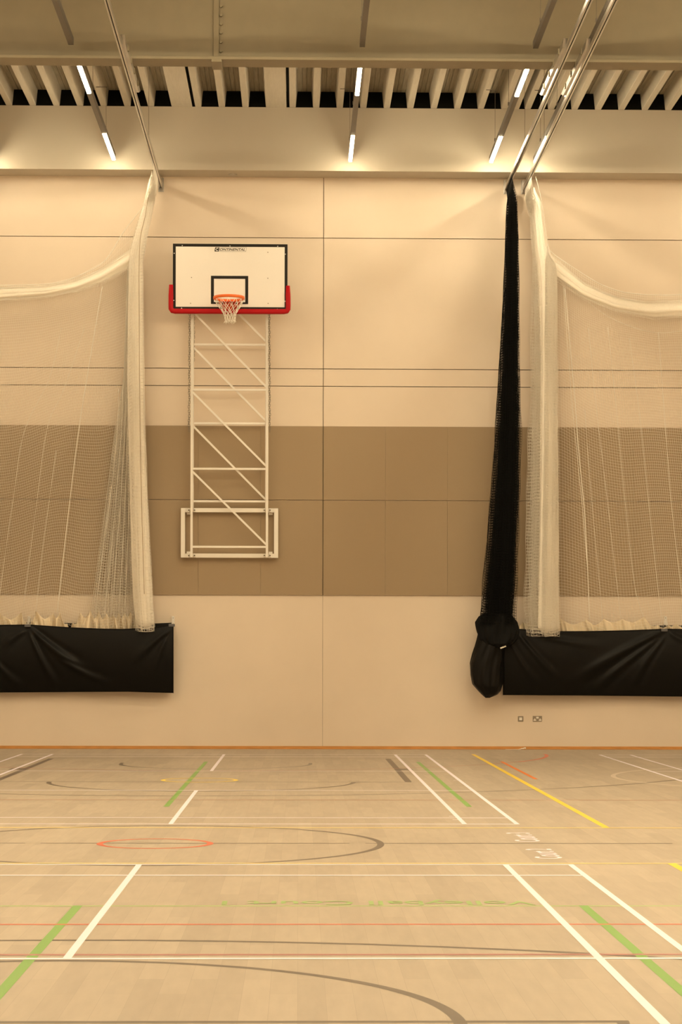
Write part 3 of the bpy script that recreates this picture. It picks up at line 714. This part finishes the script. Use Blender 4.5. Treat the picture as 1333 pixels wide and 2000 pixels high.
for sx, sy in ((374.3, 542), (372.5, 592.4), (523.5, 492.8), (523.5, 543.5), (524, 592.6)):
    p = at(sx, sy, YFB); MB().disc((p.x, YFB - .003, p.z), .0085, .003, 'y', 10).build('board_plug', MT['plate'], board)
# padding: a U round the bottom of the board
def padding():
    path = [(334.4, 556.5), (334.2, 575), (334.0, 595), (334.2, 603), (336.5, 606.9), (342, 607.9), (400, 608.1), (448, 608.3), (500, 608.6), (555, 608.6), (560.8, 607.6), (563.1, 604), (563.3, 596), (563.0, 576), (562.8, 558.5)]
    P = [at(x, y, YFB) for x, y in path]; n = 14; V = []
    rad = []
    for i, p in enumerate(P):
        t_ = (P[min(i + 1, len(P) - 1)] - P[max(i - 1, 0)]).normalized(); nn = Vector((t_.z, 0, -t_.x))
        sc = .82 if i in (0, len(P) - 1) else 1
        for k in range(n):
            q = 2 * math.pi * k / n; c_, s_ = math.cos(q), math.sin(q)
            se = lambda z: math.copysign(abs(z) ** .6, z)
            V.append(p + nn * (se(c_) * .039 * sc) + Vector((0, se(s_) * .05 * sc + .005, 0)))
    Fc = [(i * n + k, i * n + (k + 1) % n, (i + 1) * n + (k + 1) % n, (i + 1) * n + k) for i in range(len(P) - 1) for k in range(n)]
    Fc += [tuple(range(n))[::-1], tuple((len(P) - 1) * n + k for k in range(n))]
    return MB().add(V, Fc).build('edge_padding', MT['red'], G, smooth=True)
padding()
# rim
YRM = YFB - .375; rc = at(447.6, 582.2, YRM); RR = .2335
th = np.linspace(0, 2 * math.pi, 73)[:-1]
rm = MB(); n = 6
ringV = []; sec = [(-.010, -.021), (.009, -.021), (.012, 0), (.009, .021), (-.010, .021), (-.012, 0)]
for q in th:
    for dr, dz in sec: ringV.append((rc.x + (RR + dr) * math.cos(q), YRM + (RR + dr) * math.sin(q), rc.z + dz))
m_ = len(th); rm.add(ringV, [(i * n + k, ((i + 1) % m_) * n + k, ((i + 1) % m_) * n + (k + 1) % n, i * n + (k + 1) % n) for i in range(m_) for k in range(n)])
rim = rm.build('rim', MT['orange'], G, smooth=True)
bk = MB(); bk.box(rc.x - .09, rc.x + .09, YFB - .012, YFB, rc.z - .13, rc.z + .03)
bk.add([(rc.x - .09, YFB - .01, rc.z - .02), (rc.x + .09, YFB - .01, rc.z - .02), (rc.x + .12, YRM + RR - .04, rc.z - .012), (rc.x - .12, YRM + RR - .04, rc.z - .012),
        (rc.x - .09, YFB - .01, rc.z - .03), (rc.x + .09, YFB - .01, rc.z - .03), (rc.x + .12, YRM + RR - .04, rc.z - .022), (rc.x - .12, YRM + RR - .04, rc.z - .022)],
       [(0, 1, 2, 3), (7, 6, 5, 4), (0, 4, 5, 1), (1, 5, 6, 2), (2, 6, 7, 3), (3, 7, 4, 0)])
for sx in (-1, 1):
    bk.bar((rc.x + sx * .085, YFB - .01, rc.z - .11), (rc.x + sx * .16, YRM + RR * .7, rc.z - .02), .012, .05, (0, 0, 1))
bk.add([(rc.x - .085, YFB - .012, rc.z - .03), (rc.x + .085, YFB - .012, rc.z - .03), (rc.x + .03, YFB - .012, rc.z - .17), (rc.x - .03, YFB - .012, rc.z - .17),
        (rc.x - .07, YFB - .10, rc.z - .03), (rc.x + .07, YFB - .10, rc.z - .03), (rc.x + .02, YFB - .03, rc.z - .15), (rc.x - .02, YFB - .03, rc.z - .15)],
       [(3, 2, 1, 0), (4, 5, 6, 7), (0, 1, 5, 4), (1, 2, 6, 5), (2, 3, 7, 6), (3, 0, 4, 7)])
bk.build('rim_bracket', MT['rimred'], rim)
# hoop net: 12 hooks, diamond mesh
hn = MB(); lev = [(0, .226), (.085, .188), (.155, .135), (.215, .10), (.275, .085), (.335, .078)]
zc = rc.z - .02
node = lambda L_, k_, j=0: (rc.x + .004 * L_ + lev[L_][1] * math.cos(2 * math.pi * (k_ + .5 * (L_ % 2)) / 12), YRM + lev[L_][1] * math.sin(2 * math.pi * (k_ + .5 * (L_ % 2)) / 12), zc - lev[L_][0] - .006 * math.sin(k_ * 2.3 + L_))
for L_ in range(5):
    for k_ in range(12):
        a_ = node(L_, k_); 
        nb_ = (k_, k_ - 1) if L_ % 2 == 0 else (k_, k_ + 1)
        for q in nb_:
            b_ = node(L_ + 1, q); mid = [(a_[i] + b_[i]) / 2 for i in range(3)]; mid[2] -= .008
            hn.tube([a_, mid, b_], .0042, 5)
for k_ in range(12):
    a_ = node(5, k_); hn.tube([a_, (a_[0] + random.uniform(-.02, .02), a_[1], a_[2] - .02), (a_[0] + random.uniform(-.03, .03), a_[1], a_[2] - .035)], .006, 5)
    b_ = node(5, (k_ + 1) % 12); hn.tube([a_, ((a_[0] + b_[0]) / 2, (a_[1] + b_[1]) / 2, a_[2] - .016), b_], .005, 5)
    a_ = node(0, k_); hn.tube([(a_[0], a_[1], rc.z), a_], .005, 5)
hn.build('hoop_net', MT['hoopnet'], G, smooth=True)
# chains
def chain(x0, y0, x1, y1, Y):
    c_ = MB(); a = at(x0, y0, Y); b = at(x1, y1, Y); Ln_ = (a - b).length; pitch = .036; n_ = int(Ln_ / pitch)
    for i in range(n_):
        p = a.lerp(b, (i + .5) / n_) + Vector((.004 * math.sin(i * .9), 0, 0)); hl, hw = .0235, .0145
        ang = (0 if i % 2 == 0 else math.pi / 2) + .35 * math.sin(i * .31)
        pts = []
        for q in range(14):
            t_ = 2 * math.pi * q / 14; lx = hw * math.cos(t_) ; lz = hl * math.sin(t_) + (.006 if math.sin(t_) > 0 else -.006)
            pts.append(p + Vector((lx * math.cos(ang), lx * math.sin(ang), lz)))
        c_.tube(pts, .0038, 5, closed=True)
    return c_.build('chain', MT['chain'], G, smooth=True)
chain(370.8, 611, 369.4, 842, 33.68); chain(378.5, 611, 378.8, 705, 33.82); chain(526.2, 611, 527.2, 843, 33.68)

# ---------------------------------------------------------------- electrics and litter
def plate(x0, x1, y0, y1, nm, lab):
    a = at(x0, y1, W); b = at(x1, y0, W)
    root = empty(nm, ((a.x + b.x) / 2, W, a.z), lab, 'socket' if 'socket' in nm else 'switch')
    MB().box(a.x, b.x, W - .009, W, a.z, b.z).build('face_plate', MT['plate'], root, bevel=.003)
    return root, a, b
r_, a, b = plate(1012.3, 1022.9, 1398.8, 1409.4, 'wall_switch', 'small square metal switch plate with a white rocker, left of the double socket')
MB().box(a.x + .020, b.x - .020, W - .014, W - .009, a.z + .021, b.z - .020).build('rocker', MT['insert'], r_, bevel=.002)
r_, a, b = plate(1041.4, 1059.3, 1398.4, 1409.2, 'wall_socket', 'double metal wall socket with white inserts, right of the square switch')
cx_ = (a.x + b.x) / 2
MB().box(cx_ - .020, cx_ + .020, W - .013, W - .009, b.z - .042, b.z - .012).build('rocker', MT['insert'], r_, bevel=.002)
for sx in (-1, 1):
    c_ = cx_ + sx * .042
    MB().box(c_ - .021, c_ + .021, W - .011, W - .009, a.z + .012, a.z + .032).box(c_ - .006, c_ + .006, W - .011, W - .009, a.z + .032, a.z + .05).build('socket_insert', MT['insert'], r_)
q0 = atz(988, 1463.8); ys_ = W - .12; x0_ = at(988, 1463, ys_).x; x1_ = at(1028, 1463, ys_).x
P = np.zeros((30, 6, 3))
for i in range(30):
    for j in range(6):
        t_ = i / 29; lift = .004 + .032 * max(0, (t_ - .66) / .34) ** .8 * (.5 + .5 * (j / 5)) if t_ > .66 else .004
        P[i, j] = (x0_ + (x1_ - x0_) * t_, ys_ + .085 * (j / 5 - .5) * (1 - .3 * t_) + (.02 * (t_ - .6) if t_ > .6 else 0), lift + .002 * math.sin(i * 1.7) * (t_ > .6))
tag(MB().grid(P).build('paper_strip', MT['paper'], solid=.003), 'pale strip of card with one curled end, lying on the floor against the skirting', 'card')

# ---------------------------------------------------------------- court markings (paint on the floor)
layer = [0]
def mark(name, m, label=None):
    layer[0] += 1
    class K(MB): pass
    k = K(); k.z = .0003 + .00009 * layer[0]; k.nm = name; k.m = m; k.lab = label
    return k
def rect(k, x0, x1, y0, y1):
    k.z += .000004
    k.add([(x0, y0, k.z), (x1, y0, k.z), (x1, y1, k.z), (x0, y1, k.z)], [(0, 1, 2, 3)])
def hline(k, y, x0=XL, x1=XR, w=.05): rect(k, x0, x1, y - w / 2, y + w / 2)
def vline(k, x, y0, y1, w=.05): rect(k, x - w / 2, x + w / 2, y0, y1)
def arc(k, cx, cy, r, a0, a1, w=.056, n=96):
    V = []; k.z += .000004
    for i in range(n + 1):
        a = math.radians(a0 + (a1 - a0) * i / n)
        for rr in (r - w, r): V.append((cx + rr * math.cos(a), cy + rr * math.sin(a), k.z))
    k.add(V, [(2 * i, 2 * i + 1, 2 * i + 3, 2 * i + 2) for i in range(n)])
def done(k):
    o = k.build(k.nm, k.m, floor)
    if k.lab: o['label'] = k.lab
fy = lambda x, y: atz(x, y).y
XC = -1.125
# grey basketball
k = mark('basketball_marking', LM['grey'], 'thin dark grey basketball lines')
hline(k, fy(350, 1481.6), -7.5, 6.5); arc(k, XC, 16.66, 1.8, 0, 360)
ymid = fy(350, 1647)
for x0, x1 in ((-99, 49), (79, 683), (714, 1313)):
    rect(k, max(atz(x0, 1647).x, XL), atz(x1, 1647).x, ymid - .025, ymid + .025)
yft = fy(400, 1527.1); hline(k, yft, XC - 2.45, XC + 2.45)
vline(k, XC + 2.42, yft, 30.7, .08); vline(k, XC - 2.42, yft, 30.7, .08)
rect(k, XC + 2.45, XC + 2.62, 27.6, 28.0); rect(k, XC - 2.62, XC - 2.45, 27.6, 28.0)
arc(k, XC, yft, 1.8, 180, 360); arc(k, XC, 29.15, 1.32, 180, 360); vline(k, XC + 1.295, 29.15, 29.45); vline(k, XC - 1.295, 29.15, 29.45)
arc(k, XC, 29.12, 6.75, 180, 360, n=160)
ynf = fy(400, 1996.3); hline(k, ynf, XC - 2.45, XC + 2.45); vline(k, XC + 2.42, 2.6, ynf + .025); vline(k, XC - 2.42, 2.6, ynf + .025)
arc(k, XC, fy(160, 1874.9) - 1.8, 1.8, 0, 180); arc(k, XC, 10.98 - 6.75, 6.75, 0, 180, n=160)
done(k)
# faint centre ring right
k = mark('faint_ring_marking', LM['faint'], 'faint pale ring'); arc(k, 6.79, 25.9, 2.95, 0, 360, .06, 120); done(k)
# green volleyball
k = mark('volleyball_thin_marking', LM['green2']); hline(k, fy(350, 1769.5), -7, 6.5); done(k)
k = mark('volleyball_marking', LM['green'], 'green volleyball lines')
for X in (-1.285, 1.675):
    vline(k, X, fy(350, 1575.5), 29.8, .055); vline(k, X, 3.4, fy(350, 1769.5) + .02, .055)
done(k)
# red netball
k = mark('netball_marking', LM['red'], 'red netball lines')
arc(k, -1.114, 16.65, .455, 0, 360, .05); hline(k, fy(350, 1805.6), -7, 6.5, .04); done(k)
k = mark('goal_circle_marking', LM['redf'], 'dull red lines near the wall')
arc(k, -1.15, 32.3, 4.92, 180, 360, n=140); hline(k, fy(350, 1562.3), -7, 6.5, .05); done(k)
k = mark('goal_circle_marking', LM['red']); arc(k, -1.15, 32.3, 4.921, 330, 360, n=40); done(k)
k = mark('pink_marking', LM['pink'], 'dull pink line'); hline(k, fy(350, 1864.8), -7, 6.5, .05); done(k)
k = mark('orange_marking', LM['orange'], 'short orange line'); vline(k, 2.86, 25.55, 29.95, .05); done(k)
# yellow
k = mark('yellow_cross_marking', LM['yellow2']); hline(k, fy(350, 1616.6), -7, 6.5, .055); hline(k, fy(350, 1686.2), -7, 6.5, .045); done(k)
k = mark('yellow_marking', LM['yellow'], 'bright yellow lines')
vline(k, 2.646, fy(350, 1616.6), 32.2, .06); vline(k, 2.646, .8, fy(350, 1686.2), .06); arc(k, -1.169, 25.3, .46, 0, 360, .052); done(k)
# white badminton
k = mark('badminton_marking', LM['white'], 'white badminton lines')
def court(cx, ynear, yfar):
    L_, R_ = cx - 3.045, cx + 3.045
    for X in (cx - 3.03, cx - 2.57, cx + 2.57, cx + 3.03): vline(k, X, ynear, yfar, .042)
    for y in (ynear + .02, yfar - .02, ynear + .76, yfar - .76): hline(k, y, L_, R_, .05)
    mid = (ynear + yfar) / 2
    for s_ in (-1, 1): hline(k, mid + s_ * 2.0, L_, R_, .05)
    vline(k, cx, ynear, mid - 2, .042); vline(k, cx, mid + 2, yfar, .042)
cxA = (atz(436.8, 1473.6).x + atz(135.8, 1870.7).x) / 2
court(cxA, fy(350, 1609.9), fy(350, 1473.2)); court(cxA, fy(350, 1688.2) - 13.4, fy(350, 1688.2))
court(7.58, fy(350, 1609.9), fy(350, 1473.2))
for sx, sy in ((884, 1594.3), (891, 1601.2), (891, 1524.3)):
    p = atz(sx, sy); rect(k, p.x - .03, p.x + .03, p.y - .02, p.y + .02)
done(k)
# painted lettering
k = mark('x', None); zt2 = k.z
def fl_text(txt, w, h, fn, nm, m): fit_text(txt, w, h, lambda x, y: (*fn(x, y), zt2), nm, m, floor, 0, .012)
V0 = atz(1042, 1762.5); V1 = atz(434, 1762.5)
yb_ = fy(740, 1767.8); yt_ = fy(740, 1757.5)
# read from the far side of the hall
fl_text('Volleyball Court 1', abs(V0.x - V1.x), abs(yt_ - yb_), lambda x, y: (V0.x - x, yt_ - y), 'court_lettering', LM['green3'])
fl_text('Court 3', .88, .20, lambda x, y: (1.925 - y, 16.82 + x), 'court_lettering', LM['white'])
fl_text('Court 2', .80, .20, lambda x, y: (1.925 - y, 15.40 + x), 'court_lettering', LM['white'])

# ---------------------------------------------------------------- world and view
w = bpy.data.worlds.new('world'); S.world = w; w.use_nodes = True
w.node_tree.nodes['Background'].inputs['Color'].default_value = (1, .8, .55, 1); w.node_tree.nodes['Background'].inputs['Strength'].default_value = .02
S.cycles.diffuse_bounces = 6; S.cycles.max_bounces = 8; S.cycles.use_denoising = True
S.view_settings.view_transform = 'Standard'; S.view_settings.look = 'None'; S.view_settings.gamma = 1
S.view_settings.use_curve_mapping = False; S.view_settings.exposure = 0.03
